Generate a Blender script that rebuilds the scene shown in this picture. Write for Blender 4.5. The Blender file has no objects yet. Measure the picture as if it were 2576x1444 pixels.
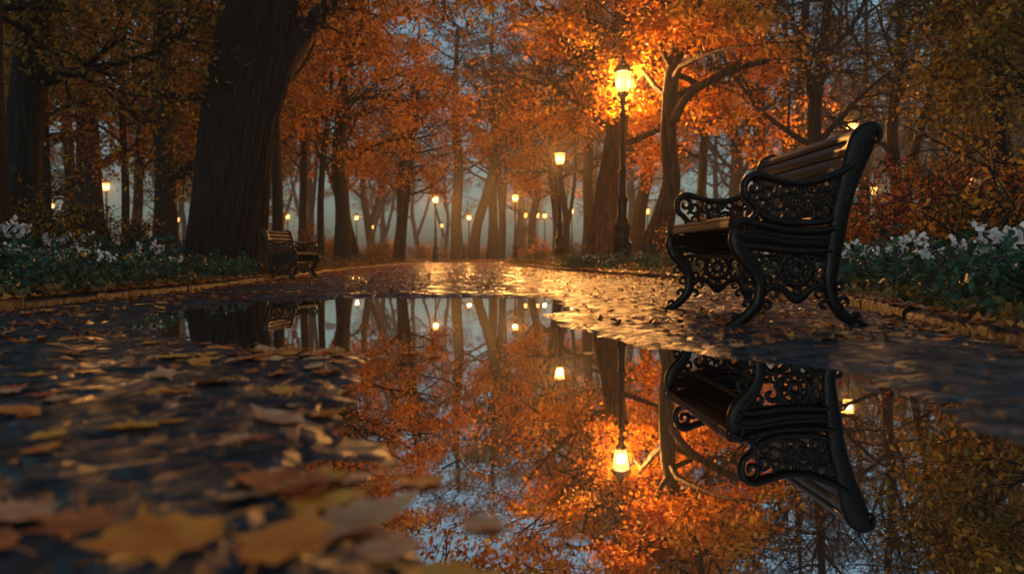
import bpy, math, random
import numpy as np
scene=bpy.context.scene
col=scene.collection
R=np.random.default_rng(7)

# ------------------------------------------------------------------ helpers
class MB:
    def __init__(s): s.V=[];s.F=[];s.A=[];s.n=0
    def add(s,V,F,a=None):
        V=np.asarray(V,float).reshape(-1,3);F=np.asarray(F,np.int64).reshape(-1,4)
        s.V.append(V);s.F.append(F+s.n);s.n+=len(V)
        s.A.append(np.zeros(len(F)) if a is None else np.asarray(a,float))
    def mesh(s,name,mat,smooth=False):
        V=np.concatenate(s.V);F=np.concatenate(s.F);A=np.concatenate(s.A)
        me=bpy.data.meshes.new(name)
        me.vertices.add(len(V));me.vertices.foreach_set('co',V.astype(np.float32).ravel())
        me.loops.add(4*len(F));me.loops.foreach_set('vertex_index',F.astype(np.int32).ravel())
        me.polygons.add(len(F));me.polygons.foreach_set('loop_start',np.arange(0,4*len(F),4,dtype=np.int32))
        if smooth: me.polygons.foreach_set('use_smooth',np.ones(len(F),bool))
        at=me.attributes.new('rnd','FLOAT','FACE');at.data.foreach_set('value',A.astype(np.float32))
        me.update(calc_edges=True)
        me.materials.append(mat)
        return me
def obj(name,me,parent=None,loc=(0,0,0),rot=(0,0,0),scale=(1,1,1),**k):
    o=bpy.data.objects.new(name,me);o.location=loc;o.rotation_euler=rot;o.scale=scale
    col.objects.link(o)
    if parent: o.parent=parent
    for a,b in k.items(): o[a]=b
    return o
def catmull(P,n=8):
    P=np.asarray(P,float);Q=np.vstack([2*P[0]-P[1],P,2*P[-1]-P[-2]]);out=[]
    for i in range(1,len(Q)-2):
        for t in np.arange(n)/n:
            a,b,c,d=Q[i-1],Q[i],Q[i+1],Q[i+2]
            out.append(.5*((2*b)+(-a+c)*t+(2*a-5*b+4*c-d)*t*t+(-a+3*b-3*c+d)*t**3))
    out.append(P[-1]);return np.array(out)
def tube(mb,P,r,sides=6,ridge=None,a=0.0):
    P=np.asarray(P,float);r=np.asarray(r,float);k=len(P)
    T=np.gradient(P,axis=0);T/=np.linalg.norm(T,axis=1)[:,None]+1e-9
    m=T.mean(0);ref=np.eye(3)[np.argmin(abs(m))]
    U=np.cross(T,ref);U/=np.linalg.norm(U,axis=1)[:,None]+1e-9
    W=np.cross(T,U)
    th=np.arange(sides)/sides*2*np.pi
    rr=r[:,None]*np.ones(sides)[None,:]
    if ridge is not None: rr=rr*ridge(th,np.arange(k)/k)
    V=P[:,None,:]+rr[:,:,None]*(np.cos(th)[None,:,None]*U[:,None,:]+np.sin(th)[None,:,None]*W[:,None,:])
    i=np.arange(k-1)[:,None]*sides;j=np.arange(sides)[None,:];j2=(j+1)%sides
    F=np.stack([i+j,i+j2,i+sides+j2,i+sides+j],-1).reshape(-1,4)
    mb.add(V.reshape(-1,3),F,np.full(len(F),a))
def lathe(mb,prof,sides=12,c=(0,0,0),rot=0):
    prof=np.array(prof,float);k=len(prof);th=np.arange(sides)/sides*2*np.pi+rot
    V=np.stack([prof[:,0][:,None]*np.cos(th)+c[0],prof[:,0][:,None]*np.sin(th)+c[1],np.repeat(prof[:,1][:,None],sides,1)+c[2]],-1)
    i=np.arange(k-1)[:,None]*sides;j=np.arange(sides)[None,:];j2=(j+1)%sides
    F=np.stack([i+j,i+j2,i+sides+j2,i+sides+j],-1).reshape(-1,4)
    mb.add(V.reshape(-1,3),F)
def leaves(mb,C,size,rng,up=0.6,fine=False,aspect=.62,abase=None):
    n=len(C);size=size*rng.uniform(.6,1.3,n)
    az=rng.uniform(0,2*np.pi,n);pt=rng.normal(-.35,.45,n)
    D=np.stack([np.cos(az)*np.cos(pt),np.sin(az)*np.cos(pt),np.sin(pt)],-1)
    N=rng.normal(0,1,(n,3))*(1-up);N[:,2]+=up*1.2
    S=np.cross(D,N);S/=np.linalg.norm(S,axis=1)[:,None]+1e-9
    N=np.cross(S,D)
    L=size[:,None];w=L*aspect*.5
    a=rng.uniform(0,1,n) if abase is None else np.clip(abase+rng.normal(0,.15,n),0,1)
    if not fine:
        V=np.stack([C-D*L*.5,C+S*w+N*w*.25-D*L*.05,C+D*L*.5,C-S*w+N*w*.25-D*L*.05],1)
        mb.add(V.reshape(-1,3),np.arange(4*n).reshape(-1,4),a)
    else:
        b=C-D*L*.5;t=C+D*L*.5-N*L*.12
        V=np.stack([b,C+S*w-D*L*.2+N*w*.35,C+S*w*.8+D*L*.2+N*w*.25,t,C-S*w*.8+D*L*.2+N*w*.25,C-S*w-D*L*.2+N*w*.35],1)
        i=np.arange(n)[:,None]*6
        F=np.stack([i+[0,1,2,3],i+[0,3,4,5]],1).reshape(-1,4)
        mb.add(V.reshape(-1,3),F,np.repeat(a,2))
def vnoise(x,y,s,seed):
    g=np.random.default_rng(seed).uniform(-1,1,(256,256))
    X=np.asarray(x)/s+1000;Y=np.asarray(y)/s+1000
    xi=np.floor(X).astype(int);yi=np.floor(Y).astype(int);fx=X-xi;fy=Y-yi
    fx=fx*fx*(3-2*fx);fy=fy*fy*(3-2*fy)
    a=g[xi%256,yi%256];b=g[(xi+1)%256,yi%256];c=g[xi%256,(yi+1)%256];d=g[(xi+1)%256,(yi+1)%256]
    return (a*(1-fx)+b*fx)*(1-fy)+(c*(1-fx)+d*fx)*fy

# ------------------------------------------------------------------ materials
def nmat(name):
    m=bpy.data.materials.new(name);m.use_nodes=True;nt=m.node_tree
    return m,nt,nt.nodes,nt.links,nt.nodes['Principled BSDF']
def ramp(nt,cols):
    r=nt.nodes.new('ShaderNodeValToRGB');e=r.color_ramp.elements
    while len(e)<len(cols): e.new(.5)
    for i,c in enumerate(cols): e[i].position=i/(len(cols)-1);e[i].color=(*c,1)
    return r
def leaf_mat(name,cols,trans=.45,rough=.55,clump=.8):
    m,nt,N,L,b=nmat(name)
    at=N.new('ShaderNodeAttribute');at.attribute_name='rnd'
    tc=N.new('ShaderNodeTexCoord');nz=N.new('ShaderNodeTexNoise');nz.inputs['Scale'].default_value=clump
    L.new(tc.outputs['Object'],nz.inputs['Vector'])
    a=N.new('ShaderNodeMath');a.operation='MULTIPLY_ADD';a.inputs[1].default_value=.6;L.new(at.outputs['Fac'],a.inputs[0])
    c=N.new('ShaderNodeMath');c.operation='MULTIPLY_ADD';c.inputs[1].default_value=1.7;c.inputs[2].default_value=-.64;L.new(nz.outputs['Fac'],c.inputs[0]);L.new(c.outputs[0],a.inputs[2])
    r=ramp(nt,cols);L.new(a.outputs[0],r.inputs[0])
    L.new(r.outputs[0],b.inputs['Base Color']);b.inputs['Roughness'].default_value=rough
    t=N.new('ShaderNodeBsdfTranslucent');L.new(r.outputs[0],t.inputs[0])
    mx=N.new('ShaderNodeMixShader');mx.inputs[0].default_value=trans
    L.new(b.outputs[0],mx.inputs[1]);L.new(t.outputs[0],mx.inputs[2]);L.new(mx.outputs[0],N['Material Output'].inputs[0])
    return m
def bark_mat(name,c1,c2,sc=9,bump=.6):
    m,nt,N,L,b=nmat(name)
    tc=N.new('ShaderNodeTexCoord');mp=N.new('ShaderNodeMapping');mp.inputs['Scale'].default_value=(sc,sc,sc*.12)
    L.new(tc.outputs['Object'],mp.inputs[0])
    n1=N.new('ShaderNodeTexNoise');n1.inputs['Scale'].default_value=1.6;n1.inputs['Detail'].default_value=8;n1.inputs['Distortion'].default_value=.6
    L.new(mp.outputs[0],n1.inputs[0])
    r=ramp(nt,[c1,c2]);r.color_ramp.elements[0].position=.38;r.color_ramp.elements[1].position=.66
    L.new(n1.outputs['Fac'],r.inputs[0]);L.new(r.outputs[0],b.inputs['Base Color'])
    bp=N.new('ShaderNodeBump');bp.inputs['Strength'].default_value=bump;bp.inputs['Distance'].default_value=.1
    L.new(n1.outputs['Fac'],bp.inputs['Height']);L.new(bp.outputs[0],b.inputs['Normal'])
    b.inputs['Roughness'].default_value=.75;b.inputs['Specular IOR Level'].default_value=.25
    return m
M_orange=leaf_mat('orange_leaves',[(.16,.036,.005),(.60,.18,.014),(.82,.35,.03),(.88,.52,.08)],.5)
M_rust=leaf_mat('rust_leaves',[(.06,.020,.006),(.33,.10,.013),(.62,.24,.025),(.76,.42,.05)],.5)
M_olive=leaf_mat('olive_leaves',[(.025,.022,.006),(.12,.085,.013),(.40,.22,.020),(.62,.37,.04)],.45)
M_green=leaf_mat('green_leaves',[(.007,.026,.015),(.018,.06,.033),(.036,.10,.048),(.09,.14,.045)],.2,.35,2.5)
M_cover=leaf_mat('cover_leaves',[(.012,.034,.013),(.035,.07,.022),(.20,.13,.025),(.48,.20,.03)],.3,.5,.9)
M_red=leaf_mat('red_leaves',[(.14,.016,.008),(.40,.05,.015),(.60,.13,.02),(.65,.24,.03)],.4)
M_petal=leaf_mat('white_petals',[(.75,.75,.77),(.8,.8,.82),(.86,.86,.86),(.88,.88,.86)],.4,.5)
M_barkD=bark_mat('dark_bark',(.0025,.0025,.0025),(.017,.015,.014),13,1)
M_barkA=bark_mat('ridged_oak_bark',(.002,.002,.002),(.030,.029,.030),16,1)
M_barkW=bark_mat('warm_bark',(.010,.006,.003),(.10,.045,.020),9,1)

def simple(name,c,rough=.5,metal=0,bumpsc=0,bumpst=.2,spec=.5):
    m,nt,N,L,b=nmat(name);b.inputs['Base Color'].default_value=(*c,1);b.inputs['Roughness'].default_value=rough;b.inputs['Metallic'].default_value=metal
    b.inputs['Specular IOR Level'].default_value=spec
    tc=N.new('ShaderNodeTexCoord');nz=N.new('ShaderNodeTexNoise');nz.inputs['Scale'].default_value=bumpsc or 40;nz.inputs['Detail'].default_value=5
    L.new(tc.outputs['Object'],nz.inputs[0])
    bp=N.new('ShaderNodeBump');bp.inputs['Strength'].default_value=bumpst;bp.inputs['Distance'].default_value=.01
    L.new(nz.outputs['Fac'],bp.inputs['Height']);L.new(bp.outputs[0],b.inputs['Normal'])
    mr=N.new('ShaderNodeMapRange');mr.inputs['To Min'].default_value=rough*.6;mr.inputs['To Max'].default_value=min(1,rough*1.4);L.new(nz.outputs['Fac'],mr.inputs[0]);L.new(mr.outputs[0],b.inputs['Roughness'])
    return m
M_iron=simple('painted_cast_iron',(.0028,.0028,.003),.38,0,60,.25,.20)
def wood_mat(name,c1,c2,spec):
    m,nt,N,L,b=nmat(name)
    tc=N.new('ShaderNodeTexCoord');mp=N.new('ShaderNodeMapping');mp.inputs['Scale'].default_value=(30,1.5,30);L.new(tc.outputs['Object'],mp.inputs[0])
    n=N.new('ShaderNodeTexNoise');n.inputs['Scale'].default_value=2;n.inputs['Detail'].default_value=8;L.new(mp.outputs[0],n.inputs[0])
    r=ramp(nt,[c1,c2]);L.new(n.outputs['Fac'],r.inputs[0]);L.new(r.outputs[0],b.inputs['Base Color'])
    b.inputs['Roughness'].default_value=.42;b.inputs['Specular IOR Level'].default_value=spec
    bp=N.new('ShaderNodeBump');bp.inputs['Strength'].default_value=.4;bp.inputs['Distance'].default_value=.004;L.new(n.outputs['Fac'],bp.inputs['Height']);L.new(bp.outputs[0],b.inputs['Normal'])
    return m
M_wood=wood_mat('wet_wood',(.014,.006,.003),(.09,.034,.012),.35)
M_woodShade=wood_mat('shaded_wood',(.002,.002,.002),(.009,.007,.006),.08)  # darker copy of bench wood, shade put into the colour for the small bench
def glow_mat():
    m=bpy.data.materials.new('lantern_glass');m.use_nodes=True;nt=m.node_tree;N=nt.nodes;L=nt.links;N.clear()
    o=N.new('ShaderNodeOutputMaterial');e=N.new('ShaderNodeEmission');t=N.new('ShaderNodeBsdfTransparent');ad=N.new('ShaderNodeAddShader')
    tc=N.new('ShaderNodeTexCoord');sp=N.new('ShaderNodeSeparateXYZ');L.new(tc.outputs['Generated'],sp.inputs[0])
    r=ramp(nt,[(1,.26,.035),(1,.52,.15),(1,.34,.06)]);L.new(sp.outputs['Z'],r.inputs[0]);L.new(r.outputs[0],e.inputs[0]);e.inputs[1].default_value=2.5
    t.inputs[0].default_value=(.95,.8,.6,1)
    L.new(e.outputs[0],ad.inputs[0]);L.new(t.outputs[0],ad.inputs[1]);L.new(ad.outputs[0],o.inputs[0]);return m
M_glow=glow_mat()
def pave_mat():
    m,nt,N,L,b=nmat('wet_asphalt')
    tc=N.new('ShaderNodeTexCoord')
    n1=N.new('ShaderNodeTexNoise');n1.inputs['Scale'].default_value=2.2;n1.inputs['Detail'].default_value=7;n1.inputs['Roughness'].default_value=.7
    n2=N.new('ShaderNodeTexNoise');n2.inputs['Scale'].default_value=30;n2.inputs['Detail'].default_value=6
    n3=N.new('ShaderNodeTexNoise');n3.inputs['Scale'].default_value=4.5;n3.inputs['Detail'].default_value=6;n3.inputs['Roughness'].default_value=.65
    v=N.new('ShaderNodeTexVoronoi');v.inputs['Scale'].default_value=7.5;v.feature='DISTANCE_TO_EDGE'
    for n in (n1,n2,n3,v): L.new(tc.outputs['Object'],n.inputs['Vector'])
    r=ramp(nt,[(.009,.013,.017),(.036,.043,.050)]);L.new(n1.outputs['Fac'],r.inputs[0]);L.new(r.outputs[0],b.inputs['Base Color'])
    mr=N.new('ShaderNodeMapRange');mr.inputs['From Min'].default_value=.40;mr.inputs['From Max'].default_value=.60;mr.inputs['To Min'].default_value=.14;mr.inputs['To Max'].default_value=.50
    L.new(n1.outputs['Fac'],mr.inputs[0]);L.new(mr.outputs[0],b.inputs['Roughness'])
    ms=N.new('ShaderNodeMapRange');ms.inputs['From Min'].default_value=.44;ms.inputs['From Max'].default_value=.56;ms.inputs['To Min'].default_value=.55;ms.inputs['To Max'].default_value=.07
    L.new(n3.outputs['Fac'],ms.inputs[0]);L.new(ms.outputs[0],b.inputs['Specular IOR Level'])
    vr=N.new('ShaderNodeMapRange');vr.inputs['From Max'].default_value=.14;L.new(v.outputs['Distance'],vr.inputs[0])
    mm=N.new('ShaderNodeMath');mm.operation='MULTIPLY_ADD';mm.inputs[1].default_value=.7;L.new(vr.outputs[0],mm.inputs[0]);L.new(n2.outputs['Fac'],mm.inputs[2])
    bp=N.new('ShaderNodeBump');bp.inputs['Strength'].default_value=1.0;bp.inputs['Distance'].default_value=.02;L.new(mm.outputs[0],bp.inputs['Height']);L.new(bp.outputs[0],b.inputs['Normal'])
    return m
M_pave=pave_mat()
def soil_mat():
    m,nt,N,L,b=nmat('leafy_soil')
    tc=N.new('ShaderNodeTexCoord');v=N.new('ShaderNodeTexVoronoi');v.inputs['Scale'].default_value=7
    L.new(tc.outputs['Object'],v.inputs['Vector'])
    r=ramp(nt,[(.010,.012,.007),(.05,.025,.010),(.22,.08,.015),(.10,.05,.015)]);sp=N.new('ShaderNodeSeparateColor');L.new(v.outputs['Color'],sp.inputs[0]);L.new(sp.outputs[0],r.inputs[0]);L.new(r.outputs[0],b.inputs['Base Color'])
    b.inputs['Roughness'].default_value=.8
    bp=N.new('ShaderNodeBump');bp.inputs['Strength'].default_value=.8;bp.inputs['Distance'].default_value=.05;L.new(v.outputs['Distance'],bp.inputs['Height']);L.new(bp.outputs[0],b.inputs['Normal'])
    return m
M_soil=soil_mat()
M_kerb=simple('wet_kerb_stone',(.010,.011,.012),.55,0,18,1,.18)
def water_mat():
    m=bpy.data.materials.new('puddle_water');m.use_nodes=True;nt=m.node_tree;N=nt.nodes;L=nt.links;N.clear()
    o=N.new('ShaderNodeOutputMaterial');g=N.new('ShaderNodeBsdfGlossy');g.inputs['Roughness'].default_value=.004;g.inputs['Color'].default_value=(.97,.98,1,1)
    d=N.new('ShaderNodeBsdfDiffuse');d.inputs[0].default_value=(.006,.008,.010,1)
    lw=N.new('ShaderNodeLayerWeight');lw.inputs[0].default_value=.5
    mr=N.new('ShaderNodeMapRange');mr.inputs['To Min'].default_value=.7;mr.inputs['To Max'].default_value=1.0
    L.new(lw.outputs['Facing'],mr.inputs[0])
    mx=N.new('ShaderNodeMixShader');L.new(mr.outputs[0],mx.inputs[0]);L.new(d.outputs[0],mx.inputs[1]);L.new(g.outputs[0],mx.inputs[2]);L.new(mx.outputs[0],o.inputs[0])
    tc=N.new('ShaderNodeTexCoord');n=N.new('ShaderNodeTexNoise');n.inputs['Scale'].default_value=2.2;n.inputs['Detail'].default_value=2;L.new(tc.outputs['Object'],n.inputs[0])
    bp=N.new('ShaderNodeBump');bp.inputs['Strength'].default_value=.03;bp.inputs['Distance'].default_value=.02;L.new(n.outputs['Fac'],bp.inputs['Height']);L.new(bp.outputs[0],g.inputs['Normal'])
    return m
M_water=water_mat()

# ------------------------------------------------------------------ path layout
ys=np.linspace(-8,80,881)
def sm(pts):
    p=np.array(pts);v=np.interp(ys,p[:,0],p[:,1]);k=np.exp(-np.linspace(-2,2,31)**2);k/=k.sum()
    return np.convolve(np.pad(v,15,mode='edge'),k,'valid')
XL=sm([(-8,-3.3),(5,-3.3),(8.4,-3.35),(12.8,-3.7),(20,-4.5),(35,-5.2),(52,-5.3),(80,-7)])
XR=sm([(-8,1.0),(1,1.62),(2.9,1.9),(5.5,2.4),(9,2.75),(12.8,2.5),(20.8,1.15),(36,0.1),(52,-.6),(80,-3)])
def xl(y): return np.interp(y,ys,XL)
def xr(y): return np.interp(y,ys,XR)
YEND=57
KH=.085
def gh(x,y):
    d=np.maximum(np.maximum(xl(y)-x,x-xr(y)),0)
    d=np.where(np.asarray(y)>YEND,np.maximum(d,3),d)
    return .07+np.minimum(d*.05,.3)+.04*vnoise(x,y,1.7,3)*np.minimum(d,1)

rows=np.concatenate([np.arange(-12,20,.5),np.arange(20,60,1.),[YEND-.01,YEND+.01],np.arange(61,130,4.),[150,200,300,500,800]]);rows.sort()
offs=np.array([-800,-300,-120,-60,-35,-22,-15,-11,-8,-6,-4.5,-3.5,-2.5,-1.8,-1.2,-.7,-.35,-.1])
G=[]
for y in rows:
    a,b=float(xl(y)),float(xr(y))
    x=list(a+offs)+[a-.05,a+.2,(a+b)/2,b-.2,b+.05]+list(b-offs[::-1])
    z=gh(np.array(x),np.full(len(x),y))
    if y<YEND: z[19:22]=-.4
    G.append(np.stack([x,np.full(len(x),y),z],-1))
G=np.array(G);nr,nc=G.shape[:2]
def gridF(nr,nc):
    i=np.arange(nr-1)[:,None]*nc;j=np.arange(nc-1)[None,:]
    return np.stack([i+j,i+j+1,i+nc+j+1,i+nc+j],-1).reshape(-1,4)
mb=MB();mb.add(G.reshape(-1,3),gridF(nr,nc));obj('ground',mb.mesh('ground',M_soil,True),kind='structure',label='leaf strewn park soil either side of path',category='ground')

poly=np.array([(-2.45,6.0),(-2.2,6.9),(-1.3,7.5),(-.2,7.5),(.35,7.3),(.6,6.6),(.5,5.6),(.46,4.9),(.55,4.2),(.72,3.5),(.9,2.95),(1.1,2.6),(1.1,2.15),(1.18,1.7),(1.5,1.2),(1.45,.2),(1.0,-1.5),(-.2,-1.5),(-.05,.5),(-.16,.92),(-.28,1.15),(-.40,1.45),(-.54,2.0),(-.64,2.5),(-.8,2.85),(-1.25,3.15),(-1.8,3.5),(-2.2,4.1),(-2.5,5.0)])
def sdist(x,y):
    shp=x.shape;p=np.stack([x.ravel(),y.ravel()],-1);best=np.full(len(p),1e9);ins=np.zeros(len(p),bool)
    for i in range(len(poly)):
        a=poly[i];b=poly[(i+1)%len(poly)];ab=b-a
        t=np.clip(((p-a)@ab)/(ab@ab),0,1);best=np.minimum(best,np.linalg.norm(p-(a+t[:,None]*ab),axis=1))
        c=((a[1]>p[:,1])!=(b[1]>p[:,1]))&(p[:,0]<(b[0]-a[0])*(p[:,1]-a[1])/(b[1]-a[1]+1e-12)+a[0]);ins^=c
    return np.where(ins,best,-best).reshape(shp)
def pave_h(x,y):
    s=sdist(x,y)+.14*vnoise(x,y,.55,11)+.08*vnoise(x,y,.17,12)+.04*vnoise(x,y,.07,13)
    h=.014-np.clip(s/.30,-.25,1)*.026
    h+=.0045*vnoise(x,y,.35,5)+.0040*vnoise(x,y,.16,16)+.0036*vnoise(x,y,.09,6)+.0036*vnoise(x,y,.05,8)
    far=np.clip((y-7.5)/2,0,1)
    h+=far*(.006*vnoise(x,y,.6,21)+.004*vnoise(x,y,.25,22))
    left=np.clip((-x-.2)/.6,0,1)*np.clip((3.4-y)/1.0,0,1)
    h-=left*.0065
    return h
yy=[-2.0]
while yy[-1]<YEND: yy.append(yy[-1]+max(.020,.0055*abs(yy[-1])))
yy=np.array(yy);uu=np.linspace(0,1,260)
A=xl(yy)[:,None];B=xr(yy)[:,None];X=A+(B-A)*uu[None,:];Y=np.repeat(yy[:,None],len(uu),1);Z=pave_h(X,Y)
mb=MB();mb.add(np.stack([X,Y,Z],-1).reshape(-1,3),gridF(*X.shape));obj('path',mb.mesh('path',M_pave,True),kind='structure',label='wet dark asphalt park path with shallow hollows',category='path')
mb=MB();mb.add([(-3,-2,0),(1.45,-2,0),(1.45,2.6,0),(-3,2.6,0)],[[0,1,2,3]]);mb.add([(-3,2.6,0),(1.45,2.6,0),(1.45,8.6,0),(-3,8.6,0)],[[0,1,2,3]])
obj('water',mb.mesh('water',M_water),kind='structure',label='still rain puddle mirroring the trees',category='puddle')

def kerb(fn,side):
    mb=MB();y=-6.
    rng=np.random.default_rng(4+side)
    while y<YEND:
        L=.95;y2=min(y+L-.012,YEND);t=np.linspace(y,y2,9);x=fn(t)
        h=KH+rng.normal(0,.009);w=.2
        pr=[(0,-.2),(0,h-.02),(.02,h),(w*.5,h+.002),(w-.02,h),(w,h-.02),(w,-.1)]
        V=np.array([[(xx+side*(o+(rng.normal(0,.004) if z>0 else 0)),yy_,z+rng.normal(0,.004)) for o,z in pr] for xx,yy_ in zip(x,t)])
        mb.add(V.reshape(-1,3),gridF(9,7))
        for e in (0,8):
            p=V[e];mb.add(p,[[0,1,5,6],[1,2,4,5]])
        y+=L
    obj('kerb',mb.mesh('kerb',M_kerb,False),kind='structure',label='low wet stone kerb along the path edge',category='kerb')
kerb(xl,-1);kerb(xr,1)

# ------------------------------------------------------------------ bench
def sweep(mb,P,w,T,y0=0,n=6,closed=False):
    P=np.asarray(P,float)
    w=np.asarray(w,float) if np.ndim(w) else np.full(len(P),w)
    Q=catmull(np.column_stack([P,w]),n) if n>1 else np.column_stack([P,w])
    P=Q[:,:2];w=np.maximum(Q[:,2],.003)
    Tn=np.gradient(P,axis=0)
    if closed: Tn[0]=Tn[-1]=P[1]-P[-2]
    Tn/=np.linalg.norm(Tn,axis=1)[:,None]+1e-9;Nn=np.stack([-Tn[:,1],Tn[:,0]],-1)
    cs=[(1,.55),(.6,1),(-.6,1),(-1,.55),(-1,-.55),(-.6,-1),(.6,-1),(1,-.55)]
    V=np.array([[(p[0]+nn[0]*ww*a,y0+T*b,p[1]+nn[1]*ww*a) for a,b in cs] for p,nn,ww in zip(P,Nn,w)])
    k=len(P);i=np.arange(k-1)[:,None]*8;j=np.arange(8)[None,:];j2=(j+1)%8
    F=np.stack([i+j,i+j2,i+8+j2,i+8+j],-1).reshape(-1,4)
    F=np.vstack([F,[[0,1,2,3],[0,3,4,7],[4,5,6,7]],(k-1)*8+np.array([[3,2,1,0],[7,4,3,0],[7,6,5,4]])]) if not closed else F
    mb.add(V.reshape(-1,3),F)
def ring(mb,cx,cz,r,w,T,sq=1.0):
    t=np.linspace(0,2*np.pi,19);sweep(mb,np.stack([cx+r*np.cos(t),cz+sq*r*np.sin(t)],-1),w,T,n=1,closed=True)
def spiral(mb,cx,cz,r0,r1,a0,a1,w,T):
    t=np.linspace(0,1,20);a=a0+(a1-a0)*t;r=r0+(r1-r0)*t
    sweep(mb,np.stack([cx+r*np.cos(a),cz+r*np.sin(a)],-1),w*(1-.3*t),T,n=1)
def boxy(mb,P,hw,th,yA,yB):
    (u,z,ang)=P;c,s=math.cos(ang),math.sin(ang)
    cs=[(-hw,-th*.6),(-hw*.9,-th),(hw*.9,-th),(hw,-th*.6),(hw,th*.6),(hw*.9,th),(-hw*.9,th),(-hw,th*.6)]
    yl=np.linspace(yA,yB,9)
    V=np.array([[(u+a*c-b*s,y,z+a*s+b*c) for a,b in cs] for y in yl]);k=9
    i=np.arange(k-1)[:,None]*8;j=np.arange(8)[None,:];j2=(j+1)%8
    F=np.stack([i+j,i+j2,i+8+j2,i+8+j],-1).reshape(-1,4)
    F=np.vstack([F,[[0,1,2,3],[0,3,4,7],[4,5,6,7]],64+np.array([[3,2,1,0],[7,4,3,0],[7,6,5,4]])])
    mb.add(V.reshape(-1,3),F)
stile=[(.745,.950),(.740,.985),(.705,1.0),(.668,.965),(.640,.90),(.607,.80),(.577,.70),(.550,.59),(.530,.47),(.510,.35),(.50,.24),(.515,.14),(.56,.07),(.62,.03),(.675,.018)]
stw=[.008,.020,.038,.060,.064,.053,.047,.045,.042,.038,.033,.030,.028,.024,.012]
def leg_frame():
    mb=MB()
    sweep(mb,stile,stw,.022)
    sweep(mb,[(.66,.93),(.625,.82),(.595,.72),(.565,.60)],.006,.027)
    spiral(mb,.715,.955,.036,.008,1.2,-4.6,.008,.026)
    sweep(mb,[(.02,.50),(.018,.44),(.05,.37),(.105,.30),(.140,.22),(.13,.13),(.085,.07),(.035,.03),(-.02,.016)],[.028,.040,.044,.036,.029,.028,.028,.024,.012],.022)
    sweep(mb,[(.03,.44),(.06,.37),(.11,.30),(.143,.22)],.006,.027)
    sweep(mb,[(-.005,.505),(.05,.535),(.14,.515),(.27,.49),(.42,.485),(.53,.50)],[.014,.020,.020,.020,.020,.016],.027)
    sweep(mb,[(.02,.465),(.12,.462),(.26,.442),(.40,.435),(.52,.44)],.036,.013)
    sweep(mb,[(.03,.405),(.12,.405),(.26,.388),(.40,.383),(.51,.388)],[.014,.019,.021,.019,.014],.024)
    sweep(mb,[(.04,.447),(.14,.447),(.27,.425),(.40,.418),(.51,.422)],.006,.021)
    sweep(mb,[(.04,.474),(.14,.474),(.27,.452),(.40,.445),(.51,.45)],.006,.021)
    spiral(mb,.022,.488,.045,.012,2.6,-4.5,.011,.026)
    T=.012
    sweep(mb,[(.145,.15),(.20,.205),(.26,.19),(.30,.155),(.33,.14),(.36,.155),(.40,.19),(.455,.205),(.51,.15)],[.013,.017,.016,.020,.024,.020,.016,.017,.013],T)
    ring(mb,.325,.29,.078,.016,T);ring(mb,.325,.29,.030,.012,T)
    for a in np.arange(5)*2*math.pi/5+.3: ring(mb,.325+.054*math.cos(a),.29+.054*math.sin(a),.014,.007,T)
    spiral(mb,.205,.315,.052,.010,-1.2,4.6,.015,T);spiral(mb,.450,.315,.050,.010,4.34,-1.5,.015,T)
    for c in [(.250,.228,.022),(.400,.228,.022),(.180,.235,.020),(.465,.235,.020),(.135,.345,.022),(.255,.365,.014),(.395,.365,.014),(.49,.37,.014),(.33,.180,.016)]: ring(mb,*c,.010,T)
    spiral(mb,.205,.165,.03,.008,1.5,-3.,.010,T);spiral(mb,.45,.165,.03,.008,1.6,6.1,.010,T)
    spiral(mb,.075,.115,.034,.008,-.6,4.2,.012,.018);spiral(mb,.575,.125,.036,.008,3.6,-1.4,.012,.018)
    spiral(mb,.010,.05,.026,.006,-1.2,3.6,.011,.018);spiral(mb,.64,.055,.028,.006,4.2,-.6,.011,.018)
    spiral(mb,.175,.11,.030,.008,2.5,-2.2,.012,.016);spiral(mb,.475,.11,.030,.008,.6,5.4,.012,.016)
    ring(mb,.095,.20,.022,.009,.016);ring(mb,.055,.27,.02,.009,.016)
    ring(mb,.545,.21,.020,.009,.016)
    sweep(mb,[(-.035,.008),(.0,.014),(.05,.010)],.012,.026);sweep(mb,[(.61,.010),(.65,.014),(.69,.008)],.012,.026)
    return mb.mesh('leg_frame',M_iron,False)
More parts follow.
